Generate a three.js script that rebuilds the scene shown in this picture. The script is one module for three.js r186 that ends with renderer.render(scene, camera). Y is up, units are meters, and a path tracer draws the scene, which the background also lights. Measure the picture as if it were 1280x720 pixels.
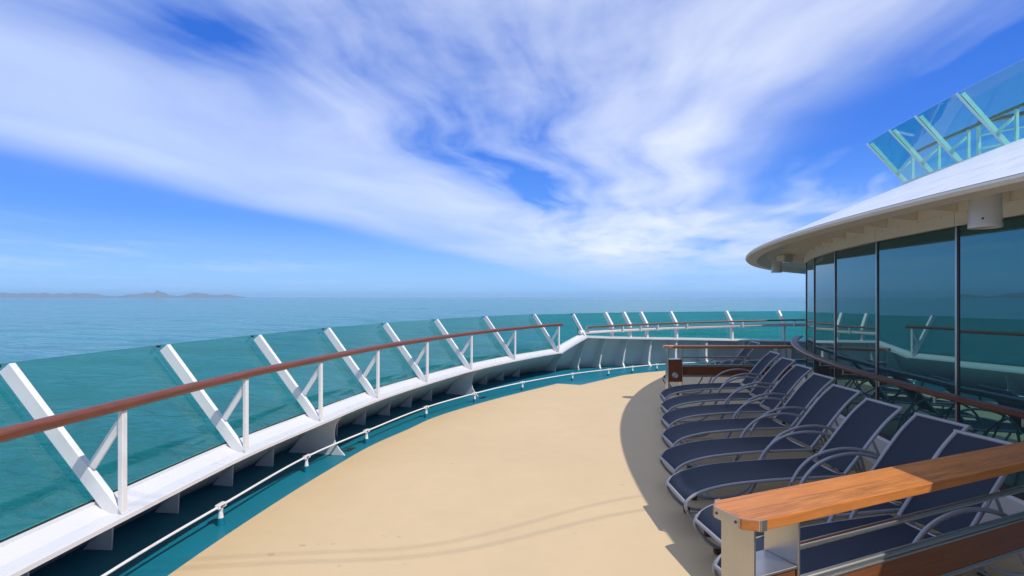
import * as THREE from 'three';
import { mergeGeometries } from 'three/addons/utils/BufferGeometryUtils.js';
import { RoundedBoxGeometry } from 'three/addons/geometries/RoundedBoxGeometry.js';

// ------------------------------------------------------------------ camera, sky, sun, exposure
const scene = new THREE.Scene();
const FOCAL = 700;                                        // of a 1280 x 720 picture
const camera = new THREE.PerspectiveCamera(2 * Math.atan(360 / FOCAL) * 180 / Math.PI, 16 / 9, 0.1, 200000);
camera.position.set(0, 1.85, 0);
camera.lookAt(0, 1.85, -10);
camera.setViewOffset(1280, 720, 0, -12, 1280, 720);       // the lens is shifted a little: the horizon lies just below the middle

const renderer = new THREE.WebGLRenderer({ antialias: true });
renderer.toneMapping = THREE.LinearToneMapping;
renderer.toneMappingExposure = 1.09;
renderer.shadowMap.enabled = true;

const V = (x, y, z) => new THREE.Vector3(x, y, z);
const SUN = V(0.64, 1, 0.46).normalize();
const sun = new THREE.DirectionalLight(new THREE.Color(1.0, 0.945, 0.86), 4.1);
sun.position.copy(SUN).multiplyScalar(120);
sun.castShadow = true;
sun.shadow.mapSize.set(4096, 4096);
Object.assign(sun.shadow.camera, { left: -30, right: 30, top: 30, bottom: -30, near: 1, far: 300 });
scene.add(sun, sun.target);

// seeded noise
function mulberry(a) { return () => { a |= 0; a = a + 0x6D2B79F5 | 0; let t = Math.imul(a ^ a >>> 15, 1 | a); t = t + Math.imul(t ^ t >>> 7, 61 | t) ^ t; return ((t ^ t >>> 14) >>> 0) / 4294967296; }; }
const rnd = mulberry(7);
const PERM = new Uint16Array(1024), GX = new Float32Array(512), GY = new Float32Array(512);
{ const r = mulberry(99), p = [...Array(512).keys()]; for (let i = 511; i > 0; i--) { const j = Math.floor(r() * (i + 1)); [p[i], p[j]] = [p[j], p[i]]; }
  for (let i = 0; i < 1024; i++) PERM[i] = p[i & 511]; for (let i = 0; i < 512; i++) { const a = r() * Math.PI * 2; GX[i] = Math.cos(a); GY[i] = Math.sin(a); } }
function noise(x, y) {
  const xf = Math.floor(x), yf = Math.floor(y), X = xf & 511, Y = yf & 511; x -= xf; y -= yf;
  const u = x * x * x * (x * (x * 6 - 15) + 10), v = y * y * y * (y * (y * 6 - 15) + 10);
  const A = PERM[X] + Y, B = PERM[(X + 1) & 511] + Y;
  const g = (h, a, b) => GX[h] * a + GY[h] * b;
  const n00 = g(PERM[A], x, y), n10 = g(PERM[B], x - 1, y), n01 = g(PERM[A + 1], x, y - 1), n11 = g(PERM[B + 1], x - 1, y - 1);
  const a = n00 + u * (n10 - n00), b = n01 + u * (n11 - n01);
  return (a + v * (b - a)) * 1.5;
}
function fbm(x, y, oct, gain = 0.5) { let s = 0, a = 1, t = 0; for (let i = 0; i < oct; i++) { s += a * noise(x, y); t += a; a *= gain; x = x * 2.03 + 17.3; y = y * 2.03 + 5.1; } return s / t; }
function pnoise(x, y, px, py) {                            // the same noise, repeating after px and py cells
  const xf = Math.floor(x), yf = Math.floor(y), X0 = ((xf % px) + px) % px, X1 = (X0 + 1) % px, Y0 = ((yf % py) + py) % py, Y1 = (Y0 + 1) % py; x -= xf; y -= yf;
  const u = x * x * x * (x * (x * 6 - 15) + 10), v = y * y * y * (y * (y * 6 - 15) + 10), H = (a, b) => PERM[(PERM[a & 511] + b) & 1023];
  const g = (h, a, b) => GX[h] * a + GY[h] * b, h = [H(X0, Y0), H(X1, Y0), H(X0, Y1), H(X1, Y1)];
  const a = lerp(g(h[0], x, y), g(h[1], x - 1, y), u), b = lerp(g(h[2], x, y - 1), g(h[3], x - 1, y - 1), u); return (a + v * (b - a)) * 1.5;
}
const clamp = (x, a = 0, b = 1) => Math.min(b, Math.max(a, x));
const smooth = (a, b, x) => { const t = clamp((x - a) / (b - a)); return t * t * (3 - 2 * t); };
const lerp = (a, b, t) => a + (b - a) * t;

// the sky: clear blue with sheets of cirrus that stream towards one side of the bow
function cirrus(dx, dy, df) {
  const q = 1 / (dy + 0.02), px = dx * q, pf = df * q;
  const SA = Math.sin(0.227), CA = Math.cos(0.227);
  const a = px * SA + pf * CA, b = px * CA - pf * SA;       // along and across the streaks
  const w1 = fbm(a * 0.33 + 3, b * 0.45 + 8, 3), w2 = fbm(a * 0.4 - 9, b * 0.5 + 2, 3);
  const wa = a + 0.9 * w1, wb = b + 0.55 * w2;
  const broad = fbm(wa * 0.26 + 1.7, wb * 0.75 - 4.2, 4);
  const veil = fbm(wa * 0.8 + 20, wb * 1.5 + 3, 7, 0.6);
  const streak = fbm(wa * 0.55 - 7, wb * 3.4 + 11, 6, 0.5);
  const edge = -4.15 + 0.06 * a;
  let sheet = smooth(edge - 0.1 + 0.18 * w1, edge + 0.9, wb * 0.35 + b * 0.65) * (1 - smooth(0.3, 1.25, wb));
  const gap = (ga, gb, sa, sb) => { const u = (wa - ga) / sa, v = (wb - gb) / sb; return Math.exp(-u * u - v * v); };
  const lace = smooth(-2.6, -0.6, b);
  let d = sheet * (0.66 + 0.40 * broad + lerp(0.22, 0.52, lace) * veil + lerp(0.14, 0.42, lace) * streak);
  d -= sheet * (0.62 * gap(4.6, -0.95, 1.9, 0.42) + 0.62 * gap(1.65, -1.62, 0.42, 0.42) + 0.25 * gap(2.4, -0.6, 1.2, 0.5));
  d += 0.32 * gap(2.3, -3.0, 1.1, 0.8) + 0.22 * gap(4.6, -2.7, 1.6, 0.8) + 0.12 * gap(2.4, 0.45, 1.2, 0.35);
  // thinner drifts beyond the sheet, all round
  const drift = clamp(0.95 * fbm(wa * 0.3 + 40, wb * 0.42 + 31, 4) + 0.5 * streak + 0.3 * veil + 0.02) * (1 - smooth(edge - 2.6, edge + 0.2, b) * (1 - smooth(0.5, 1.6, b)));
  const left = smooth(-9.5, -5.4, b) * (1 - smooth(edge - 0.2, edge + 0.1, b));
  d += drift * 0.85 * (1 - 0.95 * left);
  // low banks near the horizon
  const az = Math.atan2(dx, df), el = Math.asin(dy);
  const bank = clamp(0.35 + 1.1 * fbm(az * 6 + 3 + 0.6 * w1, el * 26, 5, 0.55)) * Math.exp(-Math.pow((el - 0.085) / 0.055, 2)) * smooth(-0.12, 0.22, az);
  d += 1.15 * bank;
  return [1.08 * (1 - Math.exp(-1.4 * Math.max(0, d))), lace];
}
{
  const W = 4096, H = 2048, data = new Float32Array(W * H * 4);
  const stops = [[0, [0.36, 0.61, 0.97]], [0.045, [0.31, 0.575, 1.0]], [0.127, [0.135, 0.36, 0.98]], [0.25, [0.066, 0.225, 0.82]], [0.39, [0.036, 0.157, 0.67]], [0.8, [0.022, 0.11, 0.48]], [1.6, [0.02, 0.09, 0.40]]];
  const COS = [], SIN = []; for (let i = 0; i < W; i++) { const t = ((i + 0.5) / W - 0.5) * 2 * Math.PI; COS.push(Math.cos(t)); SIN.push(Math.sin(t)); }
  for (let j = 0; j < H; j++) {
    const el = ((j + 0.5) / H - 0.5) * Math.PI, dy = Math.sin(el), ch = Math.cos(el);
    let k = 1; while (k < stops.length - 1 && stops[k][0] < el) k++;
    const t = clamp((el - stops[k - 1][0]) / (stops[k][0] - stops[k - 1][0])), base = stops[k][1].map((c, n) => lerp(stops[k - 1][1][n], c, t));
    for (let i = 0; i < W; i++) {
      const o = (j * W + i) * 4; data[o + 3] = 1;
      if (el <= 0) { data[o] = 0.10; data[o + 1] = 0.24; data[o + 2] = 0.36; continue; }
      let [d, lace] = cirrus(ch * COS[i], dy, -ch * SIN[i]);
      d *= 0.25 + 0.75 * smooth(0.01, 0.09, el);
      const m = d * 0.95, w = d * (0.10 + 0.7 * lace), c = [lerp(0.58, 0.90, w), lerp(0.71, 0.925, w), 1.0];
      const grow = 1 + 0.06 * smooth(0.6, 1, d);
      for (let n = 0; n < 3; n++) data[o + n] = lerp(base[n], c[n] * grow, m);
    }
  }
  const sky = new THREE.DataTexture(data, W, H, THREE.RGBAFormat, THREE.FloatType);
  sky.mapping = THREE.EquirectangularReflectionMapping; sky.magFilter = sky.minFilter = THREE.LinearFilter; sky.needsUpdate = true;
  scene.background = sky; scene.environment = sky;
  scene.backgroundIntensity = scene.environmentIntensity = 1;
}
scene.fog = new THREE.FogExp2(new THREE.Color(0.40, 0.70, 1.0), 0.000012);

// ------------------------------------------------------------------ textures and materials
function tex(size, fn, srgb = false, sy = size) {
  const d = new Uint8Array(size * sy * 4);
  for (let j = 0; j < sy; j++) for (let i = 0; i < size; i++) { const c = fn(i / size, j / sy), o = (j * size + i) * 4; for (let n = 0; n < 3; n++) d[o + n] = clamp(c[n]) * 255; d[o + 3] = 255; }
  const t = new THREE.DataTexture(d, size, sy); t.wrapS = t.wrapT = THREE.RepeatWrapping; t.magFilter = THREE.LinearFilter; t.minFilter = THREE.LinearMipmapLinearFilter; t.generateMipmaps = true;
  if (srgb) t.colorSpace = THREE.SRGBColorSpace; t.needsUpdate = true; return t;
}
// noise that tiles over the unit square
function tiled(u, v, f, oct, gain) {
  const s = (x) => x * x * (3 - 2 * x), a = s(u), b = s(v);
  const n = (x, y) => fbm(x * f, y * f, oct, gain);
  return lerp(lerp(n(u + 1, v + 1), n(u, v + 1), a), lerp(n(u + 1, v), n(u, v), a), b);
}
const rep = (t, x, y = x) => { const c = t.clone(); c.repeat.set(x, y); c.needsUpdate = true; return c; };
const lin = (r, g, b) => new THREE.Color().setRGB(r, g, b);
const std = (o) => new THREE.MeshStandardMaterial(o);

const grimeMap = tex(512, (u, v) => { const n = tiled(u, v, 5, 5, 0.6), s = tiled(u + 0.3, v + 0.1, 40, 2, 0.5); const k = 0.955 + 0.09 * n + 0.03 * s; return [k, k, k * 0.995]; }, false);
const fineBump = tex(512, (u, v) => { const k = 0.5 + 0.4 * tiled(u, v, 64, 3, 0.6); return [k, k, k]; });
const paintRough = tex(256, (u, v) => { const k = 0.75 + 0.3 * tiled(u, v, 7, 4, 0.6); return [k, k, k]; });
const whiteMap = tex(1024, (u, v) => {                      // gloss paint with rust weeps and scuffs
  let k = 0.97 + 0.05 * tiled(u, v, 4, 5, 0.6); let c = [k, k, k];
  const r = smooth(0.36, 0.56, tiled(u * 1, v, 22, 3, 0.6) + 0.15 * tiled(u, v, 5, 2, 0.5)); c = [c[0] * (1 - 0.05 * r), c[1] * (1 - 0.09 * r), c[2] * (1 - 0.17 * r)]; return c;
});
const deckMap = tex(2048, (() => {
  const r = mulberry(31), spots = []; for (let i = 0; i < 60; i++) { const cx = r(), cy = r(); const n = 1 + Math.floor(r() * 3); for (let k = 0; k < n; k++) spots.push([cx + (r() - 0.5) * 0.03, cy + (r() - 0.5) * 0.03, 0.0012 + 0.0035 * r() * r(), 0.06 + 0.15 * r(), r()]); }
  const grid = new Map(); for (const s of spots) { const key = Math.floor(s[0] * 32) + ',' + Math.floor(s[1] * 32); for (let a = -1; a <= 1; a++) for (let b = -1; b <= 1; b++) { const kk = (Math.floor(s[0] * 32) + a) + ',' + (Math.floor(s[1] * 32) + b); if (!grid.has(kk)) grid.set(kk, []); grid.get(kk).push(s); } }
  return (u, v) => {
    const big = tiled(u, v, 6, 4, 0.55), mid = tiled(u + 0.37, v + 0.61, 34, 3, 0.6), fine = noise(u * 900, v * 900);
    let k = 0.915 + 0.075 * big + 0.05 * mid + 0.03 * fine, warm = 0.02 * mid;
    for (const s of grid.get(Math.floor(u * 32) + ',' + Math.floor(v * 32)) ?? []) {
      const dx = u - s[0], dy = (v - s[1]) * (1 + s[4]), wob = 1 + 0.35 * noise(u * 420, v * 420), d = Math.hypot(dx, dy) / (s[2] * wob);
      k *= 1 - s[3] * smooth(1.1, 0.6, d);
    }
    return [k, k * (0.995 - warm), k * (0.985 - 2 * warm)];
  };
})());
const tealMap = tex(1024, (u, v) => {
  const n = tiled(u, v, 6, 5, 0.6), m = tiled(u + 0.2, v + 0.4, 30, 3, 0.6), r = smooth(0.50, 0.62, tiled(u + 0.6, v, 9, 4, 0.6) + 0.1 * m);
  const k = 0.86 + 0.14 * n + 0.06 * m; return [lerp(k * 0.12, 0.42, r), lerp(k * 0.80, 0.20, r), lerp(k, 0.11, r)];
});
function woodTex(seed, plank, wear, deep = 1) {
  return tex(1024, (u, v) => {                              // u along the grain (2 m), v across (0.25 m)
    const row = Math.floor(v * plank), g = tiled(u, v, 3, 2, 0.5);
    const f1 = fbm(u * 9 + seed + row * 7.3, v * 95 + 0.8 * g + row * 3, 5, 0.62), f2 = noise(u * 34 + seed, v * 420), f3 = fbm(u * 4 + seed * 2 + row * 5, v * 12 + row * 11, 3);
    let k = 0.78 + deep * (0.24 * f1 + 0.09 * f2 + 0.14 * f3) + 0.05 * ((row * 37 % 5) - 2);
    let c = [k, k * (0.97 + 0.05 * f3), k * (0.92 + 0.1 * f3)];
    const seam = Math.abs(v * plank - Math.round(v * plank)); if (plank > 1 && seam < 0.018) c = c.map((x) => x * 0.6);
    if (wear) { const w = smooth(0.02, 0.30, fbm(u * 7 + seed, v * 26, 4, 0.65) + 0.25 * f1) * wear; c = [lerp(c[0], 1.15, w), lerp(c[1], 1.55, w), lerp(c[2], 2.1, w)]; }
    return c;
  }, false, 512);
}
const M = {
  deck: std({ color: lin(0.585, 0.44, 0.258), map: rep(deckMap, 1 / 9), roughness: 0.62, bumpMap: rep(fineBump, 1.6), bumpScale: 0.0012 }),
  teal: std({ color: lin(0.02, 0.215, 0.25), map: rep(tealMap, 1 / 3.1), roughness: 0.42, bumpMap: rep(fineBump, 1.2), bumpScale: 0.001 }),
  white: std({ color: lin(0.60, 0.60, 0.62), map: rep(whiteMap, 0.5), roughness: 0.38, roughnessMap: rep(paintRough, 0.8) }),
  whiteFrame: std({ color: lin(0.72, 0.72, 0.73), map: rep(grimeMap, 0.9), roughness: 0.34 }),
  wall: std({ color: lin(0.66, 0.67, 0.67), map: rep(grimeMap, 0.4), roughness: 0.5 }),
  cream: std({ color: lin(0.80, 0.755, 0.67), map: rep(grimeMap, 0.45), roughness: 0.55 }),
  roof: std({ color: lin(0.84, 0.85, 0.87), map: rep(grimeMap, 0.22), roughness: 0.33, roughnessMap: rep(paintRough, 0.4) }),
  handrail: std({ color: lin(0.20, 0.058, 0.026), map: rep(woodTex(3, 1, 0, 2.1), 0.5, 4), roughness: 0.34 }),
  plank: std({ color: lin(0.54, 0.19, 0.04), map: rep(woodTex(11, 3, 1.0, 1.3), 0.5, 4), roughness: 0.45 }),
  panel: std({ color: lin(0.26, 0.085, 0.028), map: rep(woodTex(19, 1, 0.12), 0.5, 4), roughness: 0.4 }),
  steel: std({ color: lin(0.56, 0.55, 0.53), map: rep(grimeMap, 2), metalness: 0.95, roughness: 0.32 }),
  frame: std({ color: lin(0.33, 0.335, 0.36), map: rep(grimeMap, 2), metalness: 0.25, roughness: 0.38 }),
  sling: std({ color: lin(0.009, 0.017, 0.038), roughness: 0.72, bumpMap: rep(fineBump, 6), bumpScale: 0.0006 }),
  rubber: std({ color: lin(0.07, 0.045, 0.02), roughness: 0.8 }),
  black: std({ color: lin(0.02, 0.02, 0.022), roughness: 0.5 }),
  bronze: std({ color: lin(0.10, 0.085, 0.085), metalness: 0.6, roughness: 0.4 }),
  interior: std({ color: lin(0.10, 0.10, 0.10), roughness: 0.8 }),
  carpet: std({ color: lin(0.06, 0.06, 0.07), roughness: 0.95 }),
  lampGlass: std({ color: lin(0.5, 0.52, 0.5), roughness: 0.2, metalness: 0.3 }),
  rust: std({ color: lin(0.2, 0.075, 0.03), roughness: 0.9 }),
  drain: std({ color: lin(0.03, 0.04, 0.05), roughness: 0.7 }),
  upperGlass: new THREE.MeshPhysicalMaterial({ color: lin(0.56, 0.87, 0.83), transmission: 1, thickness: 0, roughness: 0, ior: 1.5 }),
  railGlass: new THREE.MeshPhysicalMaterial({ color: lin(0.42, 0.79, 0.73), transmission: 1, thickness: 0, roughness: 0, ior: 1.45 }),
  window: new THREE.MeshPhysicalMaterial({ color: lin(0.05, 0.085, 0.085), transmission: 0.2, thickness: 0, roughness: 0, ior: 2.6, specularColor: lin(0.20, 0.95, 1.0) }),
};
M.handrail.roughness = 0.38;

// ------------------------------------------------------------------ geometry helpers
const pt = (x, d, y = 0) => V(x, y, -d);                    // d: metres ahead of the camera
function finish(pos, idx, uv) {
  const g = new THREE.BufferGeometry(); g.setAttribute('position', new THREE.Float32BufferAttribute(pos, 3)); g.setAttribute('uv', new THREE.Float32BufferAttribute(uv, 2)); g.setIndex(idx); g.computeVertexNormals(); return g;
}
class Path {                                                // a horizontal curve with its outward (left hand) side
  constructor(points, n, heights) {
    const c = new THREE.CatmullRomCurve3(points, false, 'centripetal'); c.arcLengthDivisions = 1200;
    this.p = []; this.n = []; this.s = []; this.t = []; const L = this.length = c.getLength();
    for (let i = 0; i <= n; i++) { const a = c.getPointAt(i / n), t = c.getTangentAt(i / n); t.y = 0; t.normalize(); this.p.push(a); this.t.push(t); this.n.push(V(t.z, 0, -t.x)); this.s.push(L * i / n); }
  }
  static arc(cx, cd, r, a0, a1, n) {
    const o = Object.create(Path.prototype); o.p = []; o.n = []; o.s = []; o.t = [];
    for (let i = 0; i <= n; i++) { const a = lerp(a0, a1, i / n) * Math.PI / 180; o.p.push(pt(cx - r * Math.cos(a), cd + r * Math.sin(a))); o.n.push(V(-Math.cos(a), 0, -Math.sin(a))); o.t.push(V(Math.sin(a), 0, -Math.cos(a))); o.s.push(r * (lerp(a0, a1, i / n)) * Math.PI / 180); }
    o.length = Math.abs(o.s[n] - o.s[0]); return o;
  }
  near(q) { let b = 0, m = 1e9; this.p.forEach((a, i) => { const d = (a.x - q.x) ** 2 + (a.z - q.z) ** 2; if (d < m) { m = d; b = i; } }); return b; }
  slice(i, j) { const o = Object.create(Path.prototype); for (const k of ['p', 'n', 's', 't']) o[k] = this[k].slice(i, j + 1); o.length = Math.abs(o.s[o.s.length - 1] - o.s[0]); return o; }
}
// profile points (o outward, h up), counter clockwise; prof may be a function of the index along the path
function sweep(path, prof, { closed = true, soft = false, caps = true } = {}) {
  const P = typeof prof === 'function' ? prof : () => prof, n = path.p.length, m = P(0).length, pos = [], uv = [], idx = [], segs = closed ? m : m - 1;
  const at = (i, [o, h]) => [path.p[i].x + path.n[i].x * o, path.p[i].y + h, path.p[i].z + path.n[i].z * o];
  if (soft) {
    for (let i = 0; i < n; i++) { let c = 0; const q = P(i); for (let j = 0; j <= segs; j++) { const a = q[j % m]; if (j) { const b = q[j - 1]; c += Math.hypot(a[0] - b[0], a[1] - b[1]); } pos.push(...at(i, a)); uv.push(path.s[i], c); } }
    const w = segs + 1; for (let i = 0; i < n - 1; i++) for (let j = 0; j < segs; j++) { const a = i * w + j, b = a + 1, c = a + w, d = c + 1; idx.push(a, b, c, b, d, c); }
  } else for (let j = 0; j < segs; j++) {
    const o = pos.length / 3; let c0 = 0; { const q = P(0); for (let k = 1; k <= j; k++) c0 += Math.hypot(q[k][0] - q[k - 1][0], q[k][1] - q[k - 1][1]); }
    for (let i = 0; i < n; i++) { const q = P(i), a = q[j], b = q[(j + 1) % m], l = Math.hypot(a[0] - b[0], a[1] - b[1]); pos.push(...at(i, a), ...at(i, b)); uv.push(path.s[i], c0, path.s[i], c0 + l); }
    for (let i = 0; i < n - 1; i++) { const a = o + 2 * i; idx.push(a, a + 1, a + 2, a + 1, a + 3, a + 2); }
  }
  if (closed && caps) for (const [i, flip] of [[0, true], [n - 1, false]]) {
    const q = P(i), o = pos.length / 3; for (const a of q) { pos.push(...at(i, a)); uv.push(a[0], a[1]); }
    for (const f of THREE.ShapeUtils.triangulateShape(q.map((a) => new THREE.Vector2(...a)), [])) idx.push(...(flip ? [o + f[0], o + f[2], o + f[1]] : [o + f[0], o + f[1], o + f[2]]).map((x) => x));
  }
  const g = finish(pos, idx, uv);
  if (soft) { const nn = g.attributes.normal, w = segs + 1; if (closed) for (let i = 0; i < n; i++) { const a = i * w, b = a + segs; const v = V(nn.getX(a) + nn.getX(b), nn.getY(a) + nn.getY(b), nn.getZ(a) + nn.getZ(b)).normalize(); nn.setXYZ(a, v.x, v.y, v.z); nn.setXYZ(b, v.x, v.y, v.z); } }
  return g;
}
const ring = (r, n = 12, o = 0, h = 0, ry = r) => Array.from({ length: n }, (_, i) => [o + r * Math.cos(i / n * 2 * Math.PI), h + ry * Math.sin(i / n * 2 * Math.PI)]);
const rectP = (o0, o1, h0, h1) => [[o0, h0], [o1, h0], [o1, h1], [o0, h1]];
// a tube through points, ends closed
function tube(points, r, { curve = true, seg = 28, rad = 8, tension = 0.5 } = {}) {
  const c = curve ? new THREE.CatmullRomCurve3(points, false, 'catmullrom', tension) : (() => { const k = new THREE.CurvePath(); for (let i = 1; i < points.length; i++) k.add(new THREE.LineCurve3(points[i - 1], points[i])); return k; })();
  const g = new THREE.TubeGeometry(c, seg, r, rad, false), L = c.getLength(), u = g.attributes.uv;
  for (let i = 0; i < u.count; i++) u.setXY(i, u.getX(i) * L, u.getY(i) * 2 * Math.PI * r);
  const ends = [0, 1].map((t) => { const d = new THREE.CircleGeometry(r, rad), dir = c.getTangentAt(t).multiplyScalar(t ? 1 : -1); d.applyQuaternion(new THREE.Quaternion().setFromUnitVectors(V(0, 0, 1), dir)); const q = c.getPointAt(t); d.translate(q.x, q.y, q.z); return d; });
  return merge([g, ...ends]);
}
const merge = (gs) => mergeGeometries(gs.map((g) => { const k = g.index ? g : g; for (const n of Object.keys(k.attributes)) if (!['position', 'normal', 'uv'].includes(n)) k.deleteAttribute(n); return k.index ? k.toNonIndexed() : k; }), false);
function boxUV(g) {                                          // uv in metres from the dominant side of each face
  const p = g.attributes.position, n = g.attributes.normal, u = new Float32Array(p.count * 2);
  for (let i = 0; i < p.count; i++) { const x = Math.abs(n.getX(i)), y = Math.abs(n.getY(i)), z = Math.abs(n.getZ(i)); const a = x >= y && x >= z ? [p.getZ(i), p.getY(i)] : y >= z ? [p.getX(i), p.getZ(i)] : [p.getX(i), p.getY(i)]; u[2 * i] = a[0]; u[2 * i + 1] = a[1]; }
  g.setAttribute('uv', new THREE.BufferAttribute(u, 2)); return g;
}
const box = (x, y, z, cx = 0, cy = 0, cz = 0, r = 0.004) => { const g = new RoundedBoxGeometry(x, y, z, 1, Math.min(r, x / 3, y / 3, z / 3)); boxUV(g); g.translate(cx, cy, cz); return g; };
// a bar of rectangular section from a to b; side: direction of its width
function bar(a, b, width, depth, side, r = 0.004) {
  const y = b.clone().sub(a), L = y.length(); y.normalize(); const x = side.clone().addScaledVector(y, -side.dot(y)).normalize(), z = x.clone().cross(y);
  const g = boxUV(new RoundedBoxGeometry(width, L, depth, 1, Math.min(r, width / 3, depth / 3))); g.translate(0, L / 2, 0); g.applyMatrix4(new THREE.Matrix4().makeBasis(x, y, z).setPosition(a)); return g;
}
// a plate: outline in (o, h) at one place of a path, with thickness along the path
function plateAt(p, n, t, outline, th) {
  const s = new THREE.Shape(outline.map((a) => new THREE.Vector2(...a))), g = new THREE.ExtrudeGeometry(s, { depth: th, bevelEnabled: false, curveSegments: 6 });
  g.translate(0, 0, -th / 2); g.applyMatrix4(new THREE.Matrix4().makeBasis(n, V(0, 1, 0), t).setPosition(p)); return g;
}
const taken = new Map();
const numbered = (n) => { const k = taken.get(n) ?? 0; taken.set(n, k + 1); return k ? `${n}_${String(k).padStart(3, '0')}` : n; };
function mesh(name, g, m, parent) { const o = new THREE.Mesh(g, m); o.castShadow = o.receiveShadow = true; if (parent) { o.name = name; parent.add(o); } else { o.name = numbered(name); scene.add(o); } return o; }
function thing(name, label, category, pos = V(0, 0, 0), turn = 0, group) { const o = new THREE.Group(); o.name = numbered(name); o.position.copy(pos); o.rotation.y = turn; o.userData = { label, category }; if (group) o.userData.group = group; scene.add(o); return o; }
function tag(o, label, category, group) { Object.assign(o.userData, { label, category }); if (group) o.userData.group = group; return o; }
function struct(name, g, m) { const o = mesh(name, g, m); o.userData.kind = 'structure'; return o; }

// ------------------------------------------------------------------ sea and far islands
const SEA = -27;
{
  // one tile of short crested wavelets, from about 20 m down to a few centimetres
  const bump = tex(2048, (u, v) => {
    let k = 0, a = 1, t = 0, f = 9; const wu = u + 0.012 * pnoise(u * 14, v * 14, 14, 14), wv = v + 0.012 * pnoise(u * 14 + 5, v * 14, 14, 14);
    for (let o = 0; o < 7; o++) { const n = pnoise(wu * f + o * 3, wv * f * 2, f, f * 2); k += a * (o < 5 ? 1 - 2 * Math.abs(n) : n); t += a; a *= 0.52; f *= 2; }
    const h = clamp(0.5 + 0.5 * k / t); return [h, h, h];
  });
  const tone = tex(1024, (u, v) => { const n = tiled(u, v, 6, 5, 0.6), k = 0.9 + 0.35 * n; return [k, k * (1 + 0.04 * n), k]; });
  const bt = rep(bump, 1 / 150, 1 / 165); bt.rotation = 0.35;
  const mat = std({ color: lin(0.010, 0.195, 0.225), map: rep(tone, 1 / 1300, 1 / 420), roughness: 0.07, bumpMap: bt, bumpScale: 4.6 });
  const NA = 1100, NR = 560, R0 = 12, R1 = 76000, pos = [], uv = [], idx = [];
  const waves = []; const r = mulberry(5); for (let i = 0; i < 22; i++) { const L = 5 * Math.pow(1.21, i), a = -0.9 + (r() - 0.5) * 1.5; waves.push([2 * Math.PI / L * Math.cos(a), 2 * Math.PI / L * Math.sin(a), 0.005 * L * (L > 60 ? 0.3 : 0.75), r() * 6.28, L]); }
  const nrm = [];
  for (let i = 0; i <= NR; i++) {
    const R = R0 * Math.pow(R1 / R0, i / NR), step = R * (Math.log(R1 / R0) / NR);
    for (let j = 0; j < NA; j++) {
      const th = j / NA * 2 * Math.PI, x = R * Math.sin(th), z = -R * Math.cos(th); let y = 0, dx = 0, dz = 0;
      for (const [kx, kz, A, ph, L] of waves) { const k = smooth(1.6, 5, L / step) * A; if (k <= 0) continue; const a = kx * x + kz * z + ph + 1.3 * noise(x / 70 + ph, z / 70); y += k * Math.sin(a); dx += k * kx * Math.cos(a); dz += k * kz * Math.cos(a); }
      pos.push(x, SEA + y, z); uv.push(x, z); const l = Math.hypot(dx, 1, dz); nrm.push(-dx / l, 1 / l, -dz / l);
    }
  }
  for (let i = 0; i < NR; i++) for (let j = 0; j < NA; j++) { const a = i * NA + j, b = i * NA + (j + 1) % NA, c = a + NA, d = b + NA; idx.push(a, b, c, b, d, c); }
  const g = new THREE.BufferGeometry(); g.setAttribute('position', new THREE.Float32BufferAttribute(pos, 3)); g.setAttribute('normal', new THREE.Float32BufferAttribute(nrm, 3)); g.setAttribute('uv', new THREE.Float32BufferAttribute(uv, 2)); g.setIndex(idx);
  struct('sea', g, mat);
  const land = std({ color: lin(0.16, 0.18, 0.18), roughness: 0.95 });
  const ridge = (name, az0, az1, dist, top, seed, peaks) => {
    const NX = 220, NY = 18, pos = [], uv = [], idx = [];
    for (let j = 0; j <= NY; j++) for (let i = 0; i <= NX; i++) {
      const u = i / NX, v = j / NY, az = lerp(az0, az1, u) * Math.PI / 180, R = dist + (v - 0.5) * dist * 0.12;
      let h = 0.16 + 0.30 * Math.abs(fbm(u * 9 + seed, 3.3, 5, 0.55)); for (const [c, w, k] of peaks) h += k * Math.exp(-Math.pow((u - c) / w, 2)) * (1 + 0.5 * fbm(u * 30 + seed, v * 2, 4));
      h *= smooth(0, 0.06, u) * smooth(1, 0.88, u) * Math.pow(Math.sin(Math.PI * v), 0.8) * (1 + 0.35 * fbm(u * 16 + seed, v * 3 + seed, 4));
      pos.push(R * Math.sin(az), SEA - 2 + h * top, -R * Math.cos(az)); uv.push(u, v);
    }
    for (let j = 0; j < NY; j++) for (let i = 0; i < NX; i++) { const a = j * (NX + 1) + i, b = a + 1, c = a + NX + 1, d = c + 1; idx.push(a, b, c, b, d, c); }
    struct(name, finish(pos, idx, uv), land);
  };
  ridge('island', -36.5, -24.6, 56000, 640, 4, [[0.26, 0.09, 0.35], [0.36, 0.05, 0.55], [0.6, 0.1, 0.42], [0.8, 0.07, 0.32]]);
  ridge('far_island', -52, -33.5, 62000, 540, 9, [[0.2, 0.1, 0.4], [0.5, 0.07, 0.5], [0.66, 0.1, 0.55], [0.8, 0.06, 0.45]]);
}

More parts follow.
